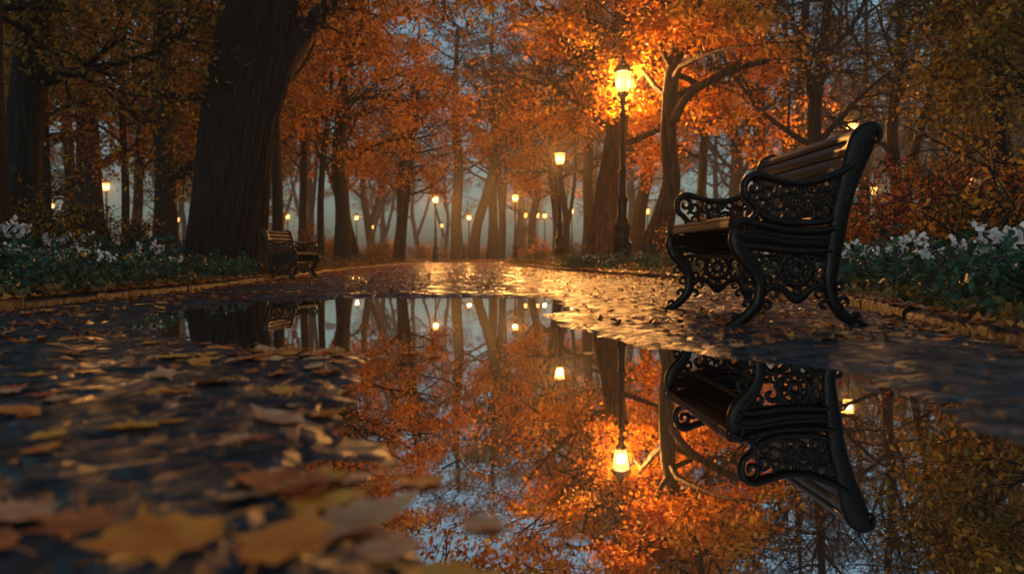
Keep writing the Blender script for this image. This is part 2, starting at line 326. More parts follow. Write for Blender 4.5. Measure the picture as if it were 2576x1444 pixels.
def armrest():
    mb=MB()
    sweep(mb,[(.60,.815),(.53,.775),(.45,.745),(.36,.725),(.27,.728),(.18,.75),(.115,.765),(.07,.745),(.052,.70),(.062,.655),(.10,.62),(.12,.585),(.09,.545),(.05,.535)],[.017,.019,.018,.017,.017,.018,.020,.019,.016,.015,.015,.015,.015,.011],.030)
    sweep(mb,[(.115,.60),(.17,.555),(.26,.530),(.37,.525),(.47,.535),(.55,.575)],[.014,.018,.018,.018,.018,.014],.02)
    T=.010
    spiral(mb,.105,.705,.045,.012,2.,-3.6,.014,.018)
    for c in [(.165,.675,.030),(.225,.625,.034),(.30,.64,.038),(.375,.62,.034),(.445,.65,.036),(.515,.64,.034),(.265,.69,.022),(.345,.695,.022),(.405,.70,.022),(.475,.715,.028),(.535,.725,.026),(.175,.605,.022),(.30,.573,.022),(.435,.578,.024),(.50,.585,.018),(.57,.69,.016)]:
        ring(mb,*c,.0095,T)
    for c in [(.30,.64),(.445,.65),(.375,.62)]:
        for a in np.arange(5)*1.2566: ring(mb,c[0]+.02*math.cos(a),c[1]+.02*math.sin(a),.009,.005,T)
    for a,b in [((.12,.64),(.165,.71)),((.20,.66),(.22,.73)),((.34,.66),(.33,.72)),((.41,.62),(.40,.53)),((.26,.60),(.24,.54)),((.48,.67),(.53,.69))]:
        m=((a[0]+b[0])/2+.012,(a[1]+b[1])/2);sweep(mb,[a,m,b],.009,T)
    return mb.mesh('armrest',M_iron,False)
me_leg=leg_frame();me_arm=armrest()
LB=1.30
mb=MB()
for i in range(6):
    u=.025+i*.083;z=.548-.012*math.sin(i/5*math.pi) - .010*i/5
    boxy(mb,(u,z,-.03*i/5+(.12 if i==0 else 0)),.036,.014,.02,LB-.02)
boxy(mb,(-.008,.522,0),.008,.022,.02,LB-.02)
me_seat=mb.mesh('seat',M_wood)
mb=MB()
for i,(u,z) in enumerate([(.512,.60),(.532,.675),(.553,.75),(.575,.825),(.597,.90)]):
    boxy(mb,(u,z,1.29),.035,.012,.02,LB-.02)
boxy(mb,(.625,.965,1.1),.028,.018,.02,LB-.02)
me_back=mb.mesh('backrest',M_wood)
mb=MB()
for z,u in((.36,.10),(.36,.46)): tube(mb,[(u,.0,z),(u,LB/2,z),(u,LB,z)],[.012]*3,8)
me_bar=mb.mesh('crossbar',M_iron)
me_seat2=me_seat.copy();me_seat2.materials[0]=M_woodShade;me_back2=me_back.copy();me_back2.materials[0]=M_woodShade
def bench(loc,rz,label,s=1.,ms=me_seat,mk=me_back):
    e=obj('park_bench',None,loc=loc,rot=(0,0,rz),scale=(s,s,s),label=label,category='bench',group='ornate iron park benches')
    obj('seat',ms,e);obj('backrest',mk,e);obj('crossbar',me_bar,e)
    for y in (0,LB):
        obj('leg_frame',me_leg,e,loc=(0,y,0));obj('armrest',me_arm,e,loc=(0,y,0))
    return e
bench((1.11,4.0,.012),.05,'ornate black cast iron bench with wet wooden slats at puddle edge')
bench((-3.25,13.4,.0),math.pi-.10,'small shade-darkened bench beside the flower bed kerb',.8,me_seat2,me_back2)

# ------------------------------------------------------------------ lamps
mb=MB()
lathe(mb,[(.0,0),(.29,0),(.29,.22),(.25,.26),(.25,.62),(.28,.66),(.28,.72),(.22,.78),(.205,1.05),(.235,1.1),(.235,1.16),(.16,1.25)],8,rot=math.pi/8)
me_base=mb.mesh('base',M_iron)
mb=MB()
lathe(mb,[(.15,1.22),(.165,1.3),(.12,1.36),(.125,1.75),(.15,1.8),(.15,1.85),(.10,1.9),(.09,2.5),(.11,2.53),(.11,2.57),(.078,2.6),(.062,3.9),(.09,3.93),(.09,3.98),(.058,4.02),(.05,4.2),(.10,4.28),(.065,4.34),(.10,4.42),(.15,4.47),(.15,4.50),(0,4.50)],14)
me_post=mb.mesh('post',M_iron,True)
mb=MB();lathe(mb,[(.135,4.505),(.235,5.07)],6)
me_glass=mb.mesh('lantern_glass',M_glow)
mb=MB()
for i in range(6):
    a=i*math.pi/3;tube(mb,[(.14*math.cos(a),.14*math.sin(a),4.5),(.242*math.cos(a),.242*math.sin(a),5.08)],[.012,.012],5)
    a+=math.pi/6;b=.87;tube(mb,[(.138*b*math.cos(a),.138*b*math.sin(a),4.5),(.24*b*math.cos(a),.24*b*math.sin(a),5.08)],[.006,.006],4)
lathe(mb,[(.15,4.5),(.16,4.53),(.145,4.55)],6);lathe(mb,[(.235,5.04),(.26,5.06),(.25,5.09)],6)
me_frame=mb.mesh('lantern_frame',M_iron)
mb=MB();lathe(mb,[(.24,5.085),(.285,5.09),(.275,5.12),(.20,5.21),(.10,5.27),(.10,5.31),(.07,5.33),(.03,5.38),(.045,5.42),(.02,5.46),(0.0,5.55)],6)
me_roof=mb.mesh('lantern_roof',M_iron)
LAMPS=[(1565,20,.98,1750),(1408,33,.91,2100),(1296,56,.93,2500),(1096,56,.93,2500),(271,46,.86,1800),(133,70,.95,1000),(258,95,.95,0),(450,98,.98,0),(898,90,.95,1500),(938,105,.85,0),(1112,100,.88,0),(1438,80,.98,1400),(1628,80,.98,1400),(1322,88,1.0,0),(1336,92,1.0,0),(1352,90,1.0,0),(1370,91,1.0,1500),(2138,28,.97,1400),(2195,54,.95,1500),(2435,48,.98,1500),(725,88,.95,1200),(2270,70,1.,0),(860,70,.85,0),(1180,72,.8,1400),(2500,60,.9,0),(190,80,1.08,0)]
LP=[]
for i,(px,d,s,pw) in enumerate(LAMPS):
    x=(px-1288)*d/2000;z=float(gh(x,d))-.1
    LP.append((px,d))
    near='with fluted base in flower bed' if i<2 else 'glowing among trees'
    e=obj('street_lamp',None,loc=(x,d,z),scale=(s,s,s),rot=(0,0,R.uniform(0,1)),label='black street lamp with lit lantern '+near,category='street lamp',group='lit lamps along the park path')
    for n,m in (('base',me_base),('post',me_post),('lantern_glass',me_glass),('lantern_frame',me_frame),('lantern_roof',me_roof)): obj(n,m,e)
    if pw:
        l=bpy.data.lights.new('lamp_light','POINT');l.energy=pw;l.color=(1,.49,.145);l.shadow_soft_size=.1
        o=bpy.data.objects.new('lamp_light',l);o.location=(0,0,4.8);o.parent=e;col.objects.link(o)

# ------------------------------------------------------------------ trees
def grow(mb,anch,p,d,L,r,lvl,mx,rng,wob,trop,kids,sides=(12,8,6,4,3)):
    n=6 if lvl<2 else 4
    pts=[p];dd=d/np.linalg.norm(d)
    for i in range(n):
        dd=dd+rng.normal(0,wob,3);dd[2]+=trop[min(lvl,len(trop)-1)]
        dd/=np.linalg.norm(dd);pts.append(pts[-1]+dd*L/n)
    pts=np.array(pts);rad=r*(1-.78*np.arange(n+1)/n)
    tube(mb,pts,np.maximum(rad,.007),sides[min(lvl,4)])
    if lvl>=mx: anch.append(pts[1:]);return
    if lvl>=mx-1: anch.append(pts[3:])
    for j in range(kids[min(lvl,len(kids)-1)]):
        t=rng.uniform(.2,1);k=min(int(t*n),n-1);q=pts[k]+(pts[k+1]-pts[k])*(t*n-k)
        base=pts[k+1]-pts[k];base/=np.linalg.norm(base)
        v=rng.normal(0,1,3);v[2]*=.6;v-=base*(v@base);v/=np.linalg.norm(v)+1e-9
        a=rng.uniform(.5,1.1)
        grow(mb,anch,q,base*math.cos(a)+v*math.sin(a),L*rng.uniform(.42,.68)*(1.1-.4*t),rad[k]*rng.uniform(.45,.65),lvl+1,mx,rng,wob,trop,kids,sides)
def tree(seed,pts,rad,bark,leafm,nl=14,z0=3,ll=4,kids=(5,5,3),mx=2,m=12,ls=.13,sp=.35,trop=(.03,-.03,-.06),wob=.16,extra=(),sides=16,ridge=None,fine=False,elev=(.0,.8),skip=0.0):
    rng=np.random.default_rng(seed);mb=MB();anch=[]
    pr=catmull(np.column_stack([pts,rad]),8 if sides<40 else 16);P=pr[:,:3];r=pr[:,3]
    tube(mb,P,r,sides,ridge)
    zs=P[:,2]
    for i in range(nl):
        z=z0+(zs[-1]-z0)*((i+rng.uniform(0,1))/nl)**.9;k=min(np.searchsorted(zs,z),len(P)-1)
        az=i*2.4+rng.uniform(-.5,.5);el=rng.uniform(*elev)
        d=np.array([math.cos(az)*math.cos(el),math.sin(az)*math.cos(el),math.sin(el)])
        f=1-.45*(z-z0)/(zs[-1]-z0+1e-6)
        grow(mb,anch,P[k],d,ll*f*rng.uniform(.7,1.15),min(r[k]*.5,.11),0,mx,rng,wob,trop,kids)
    for (ep,er,leafy) in extra:
        q=catmull(np.column_stack([ep,er]),6);tube(mb,q[:,:3],q[:,3],10)
        for k in range(9 if leafy else len(q)-6,len(q)-1,1 if leafy else 2):
            b=q[k+1,:3]-q[k,:3];v=rng.normal(0,1,3);v/=np.linalg.norm(v);grow(mb,anch if leafy else [],q[k,:3],b/np.linalg.norm(b)*.8+v*.7,ll*.3*rng.uniform(.5,1.1),min(q[k,3]*.4,.035),1,mx,rng,wob,trop,kids)
    tm=mb.mesh('trunk',bark,True)
    A=np.concatenate(anch)
    if skip>0:
        nz=vnoise(A[:,0]+A[:,2]*.7,A[:,1]-A[:,2]*.5,1.3,seed);A=A[nz>skip*2-1]
    C=np.repeat(A,m,0);C=C+rng.normal(0,1,C.shape)*np.array([sp,sp,sp*.45])
    cm=MB();leaves(cm,C,ls,rng,.55,fine);cme=cm.mesh('crown',leafm)
    return tm,cme
tr=np.random.default_rng(3)
def put(t,x,y,rz=0,s=1.,label='autumn park tree',group='autumn park trees',name='tree',tilt=None):
    z=float(gh(x,y))-.06
    tl=(.07 if group else 0) if tilt is None else tilt
    e=obj(name,None,loc=(x,y,z),rot=(tr.normal(0,1)*tl,tr.normal(0,1)*tl,rz),scale=(s,s,s),label=label,category='tree')
    if group: e['group']=group
    obj('trunk',t[0],e);obj('crown',t[1],e)
    return e
def wx(px,d): return (px-1288)*d/2000
def zz(py,d): return .364+(648-py)*d/2000
def ridgefn(seed,amp=.05,n=26,flare=.5):
    rg=np.random.default_rng(seed);ph=rg.uniform(0,6.28,8);fr=[3,5,n,n*1.37//1,n*.6//1,7,11,n*2]
    am=[.05,.03,amp*.6,amp*.5,amp*.5,.02,.02,amp*.35]
    def f(th,s):
        o=np.ones((len(s),len(th)))
        for p,q,a in zip(ph,fr,am): o+=a*np.sin(q*th[None,:]+p+2.2*np.sin(s[:,None]*5+p)*(1 if q<20 else 1.6)+(.8*np.sin(s[:,None]*37+3*th[None,:]) if q>=20 else 0))
        o+=flare*np.exp(-s[:,None]*14)*(1+.35*np.sin(5*th[None,:]+ph[0]))
        return o
    return f
d=14;bx=wx(560,d)
A_=lambda px,py:(wx(px,d)-bx,0,zz(py,d)-.3)
tA=tree(1,[(0,0,-.2),A_(562,600),A_(590,420),A_(615,260),A_(645,120),A_(665,0),(1.0,.3,6.8),(1.2,.6,9)],[.66,.64,.62,.62,.64,.62,.5,.35],M_barkA,M_rust,nl=9,z0=5.8,ll=4.2,m=7,ls=.12,sides=300,ridge=ridgefn(2,.028,64,.2),
   extra=[([A_(670,200),A_(735,90),A_(810,10),(2.9,-.2,5.5),(4.0,-.4,5.5),(5.2,-.6,5.0)],[.34,.27,.17,.11,.07,.025],True)],skip=.35)
put(tA,bx,d,label='massive leaning oak with deeply ridged dark bark beside path',group=None)
tB=tree(2,[(0,0,-.2),(.05,0,1.2),(.25,0,3),(.5,0,5),(.7,.2,9)],[.36,.30,.27,.26,.12],M_barkD,M_olive,nl=11,z0=2.6,ll=3.2,m=7,ls=.11,elev=(-.2,.6),skip=.35,ridge=ridgefn(5,.03,15,.3),sides=40)
put(tB,wx(48,13),13,label='dark leaning tree with sparse olive leaves',group=None)
put(tB,wx(-60,9.5),9.5,2.0,1.1,label='dark leaning tree with sparse olive leaves',group=None)
tC=tree(3,[(0,0,-.2),(.02,0,2),(-.05,0,4),(.05,0,6),(.1,.2,9)],[.27,.22,.2,.18,.08],M_barkD,M_olive,nl=15,z0=1.8,ll=2.6,m=7,ls=.11,elev=(-.3,.5),skip=.3,sides=30,ridge=ridgefn(6,.03,12,.3))
put(tC,wx(418,18),18,label='slim dark tree hung with yellowing leaves',group=None)
tC3=(tC[0],tC[1].copy());tC3[1].materials[0]=M_rust
put(tC3,wx(228,25),25,1.7,1.5,label='dark tree with rusty orange foliage',group=None)
tC2=tree(33,[(0,0,-.2),(.05,0,2),(0,0,4),(.1,0,7)],[.12,.10,.08,.04],M_barkD,M_rust,nl=14,z0=2.2,ll=2.6,m=6,ls=.11,elev=(-.2,.6),skip=.25)
put(tC2,wx(315,22),22,label='thin young tree with rusty leaves',group=None)
put(tC2,wx(120,20),20,2,1.1,label='thin young tree with rusty leaves',group=None)
tE=tree(4,[(0,0,-.2),(0,0,2),(.1,0,3.5),(.3,0,5),(.5,0,7.5)],[.14,.11,.10,.08,.03],M_barkD,M_orange,nl=12,z0=2.6,ll=3.6,m=9,ls=.13,sp=.24,elev=(-.1,.7),skip=.5)
put(tE,wx(808,26),26,label='slender tree with spreading rust orange boughs',group=None)
put(tE,wx(700,20),20,2.4,1.15,label='dark slender tree behind the massive oak',group=None)
tO=tree(5,[(0,0,-.2),(.1,0,2),(0,0,4),(.3,0,7),(.2,0,11)],[.4,.28,.25,.2,.06],M_barkD,M_orange,nl=18,z0=3.4,ll=5,m=12,ls=.15,sp=.27,elev=(-.1,.7),skip=.52)
put(tO,wx(860,31),31,0,1,label='spreading tree with glowing orange crown')
d=25;bx=wx(1525,d)
F_=lambda px,py:(wx(px,d)-bx,0,zz(py,d)-.2)
tF=tree(6,[(0,0,-.2),F_(1522,600),F_(1532,500),F_(1545,380),F_(1556,250),F_(1562,100),F_(1565,-30),F_(1570,-200)],[.56,.50,.40,.33,.28,.25,.20,.08],M_barkW,M_orange,nl=26,z0=3.4,ll=4.6,m=14,ls=.135,sp=.24,elev=(-.35,.6),sides=96,ridge=ridgefn(8,.06,20,.3),skip=.45)
put(tF,bx,d,label='stout flared trunk tree with bright orange crown over lamp',group=None)
d=19;bx=wx(1650,d)
G_=lambda px,py,y=0:(wx(px,d)-bx,y,zz(py,d)-.2)
tG=tree(7,[(0,0,-.2),G_(1652,600),G_(1672,520),G_(1688,440),G_(1680,360),G_(1680,290),G_(1690,160),G_(1725,60),G_(1760,-40),G_(1780,-150)],[.42,.34,.25,.20,.18,.18,.15,.12,.09,.04],M_barkW,M_orange,nl=22,z0=3.8,ll=3.2,m=14,ls=.12,sp=.22,elev=(-.3,.7),sides=60,ridge=ridgefn(9,.05,13,.25),skip=.45,
  extra=[([G_(1680,310,-.1),G_(1715,245,-.5),G_(1780,205,-.9),G_(1860,180,-1.1),G_(1960,172,-1.1),G_(2040,155,-1),G_(2150,150,-.8)],[.12,.095,.08,.07,.06,.05,.02],False)])
put(tG,bx,d,label='twisted tree with orange leaves and long arching branch',group=None)
tJ=tree(8,[(0,0,-.2),(-.1,0,3),(.1,0,7),(-.2,0,11),(0,0,17)],[.50,.38,.34,.28,.1],M_barkD,M_rust,nl=16,z0=6,ll=6,kids=(5,4,3),m=6,ls=.18,sp=.4,elev=(.1,.9),skip=.5,sides=24,ridge=ridgefn(10,.03,9,.3))
put(tJ,wx(1152,59),59,0,label='tall grey trunk tree where the path ends',tilt=0)
put(tJ,wx(1240,60),60,2,.9,label='tall grey trunk tree where the path ends',tilt=0)
tJ3=tree(9,[(0,0,-.2),(.3,0,2.5),(1.2,0,5.5),(1.9,0,9),(2.1,0,13)],[.45,.36,.32,.24,.08],M_barkD,M_rust,nl=10,z0=7,ll=4,m=6,ls=.17,sp=.4,skip=.4)
put(tJ3,wx(1190,58.5),58.5,0,label='dark leaning trunk tree where the path ends',group=None)
tN=tree(10,[(0,0,-.2),(.1,0,2),(-.1,0,4),(.3,0,7),(.6,0,11)],[.30,.22,.19,.14,.04],M_barkD,M_olive,nl=18,z0=2.5,ll=4.6,kids=(6,5,4),mx=3,m=1,ls=.10,sp=.2,trop=(.05,.0,-.02,-.02),wob=.2,elev=(.1,.9),skip=.7)
tN2=tree(11,[(0,0,-.2),(.3,0,2),(.5,0,4),(.2,0,7),(.4,0,12)],[.26,.2,.17,.13,.04],M_barkD,M_rust,nl=16,z0=3,ll=5,kids=(6,5,4),mx=3,m=1,ls=.11,sp=.25,trop=(.05,.0,-.02,-.02),wob=.22,elev=(.1,1.),skip=.6,
   extra=[([(.3,0,1.6),(-.3,.1,3),(-1.0,.2,5),(-1.6,.1,8)],[.15,.13,.10,.03],False)])
for px,dd,t,r_,s in [(2060,23,tN,0,1.),(1985,31,tN2,1,1.1),(2280,24,tN2,2,1.),(2420,30,tN,3,1.2),(1890,38,tN,4,1.2),(2170,40,tN,1.3,1.2),(2560,24,tN2,5,1),(2330,46,tN2,.6,1.4),(1000,48,tN,1,1.3),(940,62,tN2,4,1.4),(1340,66,tN,3.3,1.5),(620,44,tN,2.1,1.4),(1400,50,tN2,1.4,1.2)]:
    put(t,wx(px,dd),dd,r_,s,label='bare dark twiggy tree with few remaining leaves',group='bare twiggy park trees',tilt=.04)
tI=tree(12,[(0,0,-.2),(.1,0,1),(0,0,2.2),(.2,0,4),(.3,0,6)],[.12,.1,.08,.06,.02],M_barkD,M_olive,nl=16,z0=.9,ll=2.3,m=7,ls=.11,sp=.24,elev=(-.1,.7),skip=.48)
for px,dd,r_,s in [(2560,14,0,1.),(2700,11,2,.9),(2470,21,4,1.),(30,24,2,1.2),(560,30,1,1.3)]:
    put(tI,wx(px,dd),dd,r_,s,label='bushy small tree with olive and amber leaves',group='bushy olive trees')
tM1=tree(13,[(0,0,-.2),(.1,0,3),(-.2,0,7),(.2,0,12),(.3,0,18)],[.36,.27,.23,.17,.05],M_barkD,M_rust,nl=18,z0=4.2,ll=5.5,m=7,ls=.21,sp=.34,elev=(0,.8),skip=.6)
tM2=tree(14,[(0,0,-.2),(-.4,0,3),(.3,0,7),(.9,0,12),(.6,0,17)],[.32,.24,.2,.15,.04],M_barkD,M_orange,nl=16,z0=4.2,ll=5,m=8,ls=.20,sp=.34,elev=(0,.8),skip=.6,
   extra=[([(-.3,0,2),(-.9,.1,4),(-1.5,.2,7),(-1.7,.1,11)],[.18,.15,.11,.04],True)])
tM3=tree(15,[(0,0,-.2),(0,0,2),(.1,0,4),(.2,0,7),(.3,0,10)],[.2,.16,.14,.1,.03],M_barkD,M_orange,nl=16,z0=2.8,ll=3.6,m=8,ls=.16,sp=.28,elev=(-.1,.7),skip=.52)
for px,dd,t,r_,s in [(1010,44,tM3,0,1.1),(900,46,tM2,1,.9),(760,38,tM3,2,1.2),(1420,46,tM2,4,.8),(1480,40,tO,1,1),(1750,30,tM3,2,1.1),(1600,36,tO,3,1.05),(330,36,tM1,1,.8),(500,34,tM3,2,1.2),(90,38,tM1,4,.8),(180,31,tM3,3,1.3),(600,26,tM3,5,1.1),(-60,30,tM1,2,.8)]:
    put(t,wx(px,dd),dd,r_,s,label='autumn tree with rusty orange crown',group='autumn woodland trees')
rg=np.random.default_rng(99);cnt=0;placed=[]
while cnt<72:
    dd=rg.uniform(62,130);px=rg.uniform(-400,2950);x=wx(px,dd)
    if any(abs(px-lp)<18 and dd<ld for lp,ld in LP): continue
    if any((x-a)**2+(dd-b)**2<9 for a,b in placed): continue
    placed.append((x,dd))
    t=[tM1,tN,tN2,tM2,tM3][rg.integers(0,5)]
    if px>1750 or 900<px<1250: t=[tN,tN2][rg.integers(0,2)]
    put(t,x,dd,rg.uniform(0,6),rg.uniform(.9,1.4)*(1.5 if t in(tN,tN2,tM3) else 1.1),label='distant woodland tree in dusk haze',group='distant woodland trees');cnt+=1

# ------------------------------------------------------------------ bushes, plants
def bush(seed,mat,n=1500,h=1.3,w=1.,ls=.09):
    rng=np.random.default_rng(seed);mb=MB();an=[]
    for i in range(16):
        az=rng.uniform(0,6.28);el=rng.uniform(.5,1.4)
        grow(mb,an,np.array([rng.normal(0,.12),rng.normal(0,.12),0.]),np.array([math.cos(az)*math.cos(el)*w,math.sin(az)*math.cos(el)*w,math.sin(el)]),h*rng.uniform(.7,1.1),.014,1,3,rng,.16,(0,0,0),(3,3,3))
    st=mb.mesh('stems',M_barkD);A=np.concatenate(an);C=A[rng.integers(0,len(A),n)]+rng.normal(0,.06,(n,3))
    C[:,2]=abs(C[:,2]);cm=MB();leaves(cm,C,ls,rng,.5);return st,cm.mesh('foliage',mat)
def putb(b,x,y,rz,s,name,label,group,cat='bush',parts=('stems','foliage')):
    e=obj(name,None,loc=(x,y,float(gh(x,y))-.02),rot=(0,0,rz),scale=(s,s,s),label=label,category=cat,group=group)
    for n,m in zip(parts,b): obj(n,m,e)
B=[bush(20,M_rust,1100),bush(21,M_olive,1000),bush(22,M_orange,900),bush(23,M_red,800,1.7,.8,.1),bush(24,M_cover,1600,1.,1.2)]
rg=np.random.default_rng(5);cnt=0
while cnt<115:
    dd=rg.uniform(17,75);side=rg.choice([-1,1])
    off=rg.uniform(1.0,16)
    x=float(xl(dd))-off if side<0 else float(xr(dd))+off
    if dd>YEND+3 and rg.uniform()<.5: x=rg.uniform(-8,3)
    px=1288+x*2000/dd
    if any(abs(px-lp)<25 and dd<ld and ld<60 for lp,ld in LP): continue
    k=rg.integers(0,3) if side<0 else rg.choice([0,1,4,2])
    s=rg.uniform(.5,1.15)*(1 if off>3 else .6)
    putb(B[k],x,dd,rg.uniform(0,6),s,'bush','low autumn bush with rust and amber leaves','autumn bushes under the trees');cnt+=1
for px,dd,k,s in [(2310,12,3,.9),(2390,13,2,.85),(2500,10,1,.9),(2570,9,2,1.0),(2330,15,3,1.),(2150,15,2,.8),(2050,14,4,.9),(1960,13,0,.6),(10,11,1,.9),(150,14,4,.9),(300,15,1,.8),(2550,12,3,.9),(1880,16,1,.7),(1780,17,2,.6),(2240,17,2,.8)]:
    putb(B[k],wx(px,dd),dd,px*.1,s,'bush','leafy shrub with red and amber autumn leaves' if k==3 else 'leafy autumn shrub behind the flower bed','autumn shrubs behind flower beds')
def plant(seed,flowers,h=.42):
    rng=np.random.default_rng(seed);st=MB();n=95
    az=rng.uniform(0,6.28,n);rr=.32*np.sqrt(rng.uniform(0,1,n));z=h*(1-(rr/.42)**2)*rng.uniform(.35,1.15,n)
    C=np.stack([rr*np.cos(az),rr*np.sin(az),z],-1)
    for i in range(0,n,4): tube(st,[(C[i,0]*.3,C[i,1]*.3,0),(C[i,0]*.8,C[i,1]*.8,C[i,2]*.6),C[i]],[.004,.003,.002],3)
    cm=MB();leaves(cm,C,.088,rng,.35,True,.52)
    out=[st.mesh('stems',M_green),cm.mesh('foliage',M_green)]
    if flowers:
        pm=MB()
        for q0 in range(flowers):
            az=rng.uniform(0,6.28);rr=.27*math.sqrt(rng.uniform(0,1));z=h*(1-(rr/.42)**2)*rng.uniform(.8,1.12)
            c=np.array([rr*math.cos(az),rr*math.sin(az),z])
            for f in c+rng.normal(0,.022,(int(rng.integers(3,7)),3)):
                nrm=rng.normal(0,.6,3);nrm[2]+=.5;nrm[1]-=.5;nrm/=np.linalg.norm(nrm);u=np.cross(nrm,[.3,.2,.9]);u/=np.linalg.norm(u);v=np.cross(nrm,u);L=rng.uniform(.016,.026)
                for q in range(5):
                    a=q*1.2566+rng.uniform(-.1,.1);dd=u*math.cos(a)+v*math.sin(a);ss=np.cross(nrm,dd)
                    pm.add([f,f+dd*L*.6+ss*L*.5+nrm*.004,f+dd*L-nrm*.003+nrm*L*.2,f+dd*L*.6-ss*L*.5+nrm*.004],[[0,1,2,3]],[rng.uniform()])
        out.append(pm.mesh('blossoms',M_petal))
    return out
PL=[plant(30,0),plant(31,0,.5),plant(32,4),plant(33,9),plant(34,3)]
rg=np.random.default_rng(17);cnt=0
def putp(k,x,y,s):
    fl=k>=2
    putb(PL[k],x,y,rg.uniform(0,6.28),s,'flowering_plant' if fl else 'leafy_plant','green leafy plant with white blossoms in flower bed' if fl else 'low dark green leafy plant in flower bed','flower bed plants','plant',('stems','foliage','blossoms'))
def far_ok(lst,x,y,r): return all((x-a)**2+(y-b)**2>r*r for a,b in lst)
ls_=[]
tries=0
while cnt<135 and tries<9000:
    tries+=1
    y=rg.uniform(4.6,15)**1.0;off=.24+rg.uniform(0,1)**1.5*4.5;x=float(xl(y))-off
    if not far_ok(ls_,x,y,.28+.01*y): continue
    ls_.append((x,y));fl=vnoise(np.array([x]),np.array([y]),.9,44)[0]
    k=3 if (fl>.12) else (2 if fl>-.1 and rg.uniform()<.5 else rg.integers(0,2))
    if off<.6: k=rg.integers(0,2)
    putp(int(k),x,y,rg.uniform(.6,1.1)*(.62+.38*min(off/1.0,1))*(1.35 if off>2 else 1.));cnt+=1
cnt=0;tries=0
while cnt<95 and tries<9000:
    tries+=1
    y=rg.uniform(2.6,11);off=.30+rg.uniform(0,1)**1.3*4.;x=float(xr(y))+off
    if not far_ok(ls_,x,y,.30+.01*y): continue
    ls_.append((x,y));fl=vnoise(np.array([x]),np.array([y]),.8,45)[0]
    k=3 if (.5<off<2.6 and fl>-.15 and y>4.5) else (2 if rg.uniform()<.2 else rg.integers(0,2))
    if off<.6: k=rg.integers(0,2)
    putp(int(k),x,y,rg.uniform(.65,1.1)*(.62+.38*min(off/1.0,1)));cnt+=1
cnt=0;tries=0
while cnt<65 and tries<9000:
    tries+=1
    y=rg.uniform(11,21);off=.3+rg.uniform(0,1)*3.2;x=float(xr(y))+off
    if not far_ok(ls_,x,y,.42): continue
    ls_.append((x,y));k=[0,1,4,2][rg.integers(0,4)]
    putp(int(k),x,y,rg.uniform(.6,.95));cnt+=1
cm=MB();n=30000
y=3+rg.uniform(0,1,n)**1.5*53;sd=rg.choice([-1,1],n);off=.10+rg.uniform(0,1,n)**1.9*(5+y*.25)
x=np.where(sd<0,xl(y)-off,xr(y)+off)
C=np.stack([x,y,gh(x,y)+.015+rg.uniform(0,1,n)**1.5*.30*np.clip(off,.12,1)],-1)
leaves(cm,C,.085,rg,.5);obj('ground_cover',cm.mesh('ground_cover',M_cover),kind='stuff',label='low leafy ground cover edging the path',category='ground cover')

# ------------------------------------------------------------------ fallen leaves
def fl_mat(name,c1,c2):
    m,nt,N,L,b=nmat(name);tc=N.new('ShaderNodeTexCoord');n=N.new('ShaderNodeTexNoise');n.inputs['Scale'].default_value=25;n.inputs['Detail'].default_value=4;L.new(tc.outputs['Object'],n.inputs[0])
    r=ramp(nt,[c1,c2]);r.color_ramp.elements[0].position=.35;r.color_ramp.elements[1].position=.65;L.new(n.outputs['Fac'],r.inputs[0]);L.new(r.outputs[0],b.inputs['Base Color']);b.inputs['Roughness'].default_value=.5;b.inputs['Specular IOR Level'].default_value=.35
    return m
FM=[fl_mat('leaf_orange',(.72,.14,.014),(.92,.29,.03)),fl_mat('leaf_rust',(.42,.08,.02),(.74,.18,.035)),fl_mat('leaf_amber',(.75,.23,.02),(.92,.37,.05)),fl_mat('leaf_tan',(.55,.20,.08),(.85,.38,.17))]
def fallen(seed,mat,kind):
    rng=np.random.default_rng(seed);mb=MB()
    if kind==0:
        ang=[-90,-60,-35,-15,5,22,40,55,72,90];rad=[.12,.34,.24,.45,.27,.52,.30,.34,.30,.62]
    elif kind==1:
        ang=[-90,-70,-45,-20,0,20,40,60,76,90];rad=[.40,.36,.32,.30,.29,.31,.36,.42,.50,.64]
    else:
        ang=[-90,-65,-40,-20,0,18,36,54,74,90];rad=[.30,.38,.26,.36,.28,.40,.32,.44,.40,.58]
    out=[(math.cos(math.radians(a))*r,math.sin(math.radians(a))*r) for a,r in zip(ang,rad)]
    full=out+[(-x,y) for x,y in out[-2:0:-1]]
    full=np.array(full)*rng.uniform(.85,1.15,(len(full),2))*.105
    cu,cv=rng.uniform(.3,2.2),rng.uniform(0,1.4)
    def zf(p): return .003+cu*p[0]**2*3.+cv*2.5*p[1]**2+rng.normal(0,.001)
    mid=full*.5
    V=[(0,0,.004)]+[(p[0],p[1],zf(p)*.8) for p in mid]+[(p[0],p[1],zf(p)) for p in full];k=len(full)
    F=[]
    for i in range(0,k,2): F.append([0,1+i,1+(i+1)%k,1+(i+2)%k])
    for i in range(k): F.append([1+i,1+k+i,1+k+(i+1)%k,1+(i+1)%k])
    mb.add(V,F);tube(mb,[(0,-.02,.004),(.004,-.045,.010),(.012,-.075,.006)],[.0012,.001,.001],4)
    return mb.mesh('fallen_leaf',mat,True)
FL=[fallen(50+i,FM[i%4],[0,1,2,1,2,0,1,2,1,0,0,2][i]) for i in range(12)]
rg=np.random.default_rng(23)
def surf(x,y):
    return max(float(pave_h(np.array([x]),np.array([y]))[0]),0.0)
cands=[]
def addl(n,fn,sz=1.,force=False):
    for _ in range(n): cands.append((*fn(),sz,force))
addl(22,lambda:(rg.uniform(-.8,-.02),rg.uniform(.85,1.3)),1.35,True)
addl(36,lambda:(rg.uniform(-1.5,-.2),rg.uniform(1.3,2.4)),1.1)
addl(30,lambda:(rg.uniform(-2.2,-.5),rg.uniform(2.3,3.2)),1.)
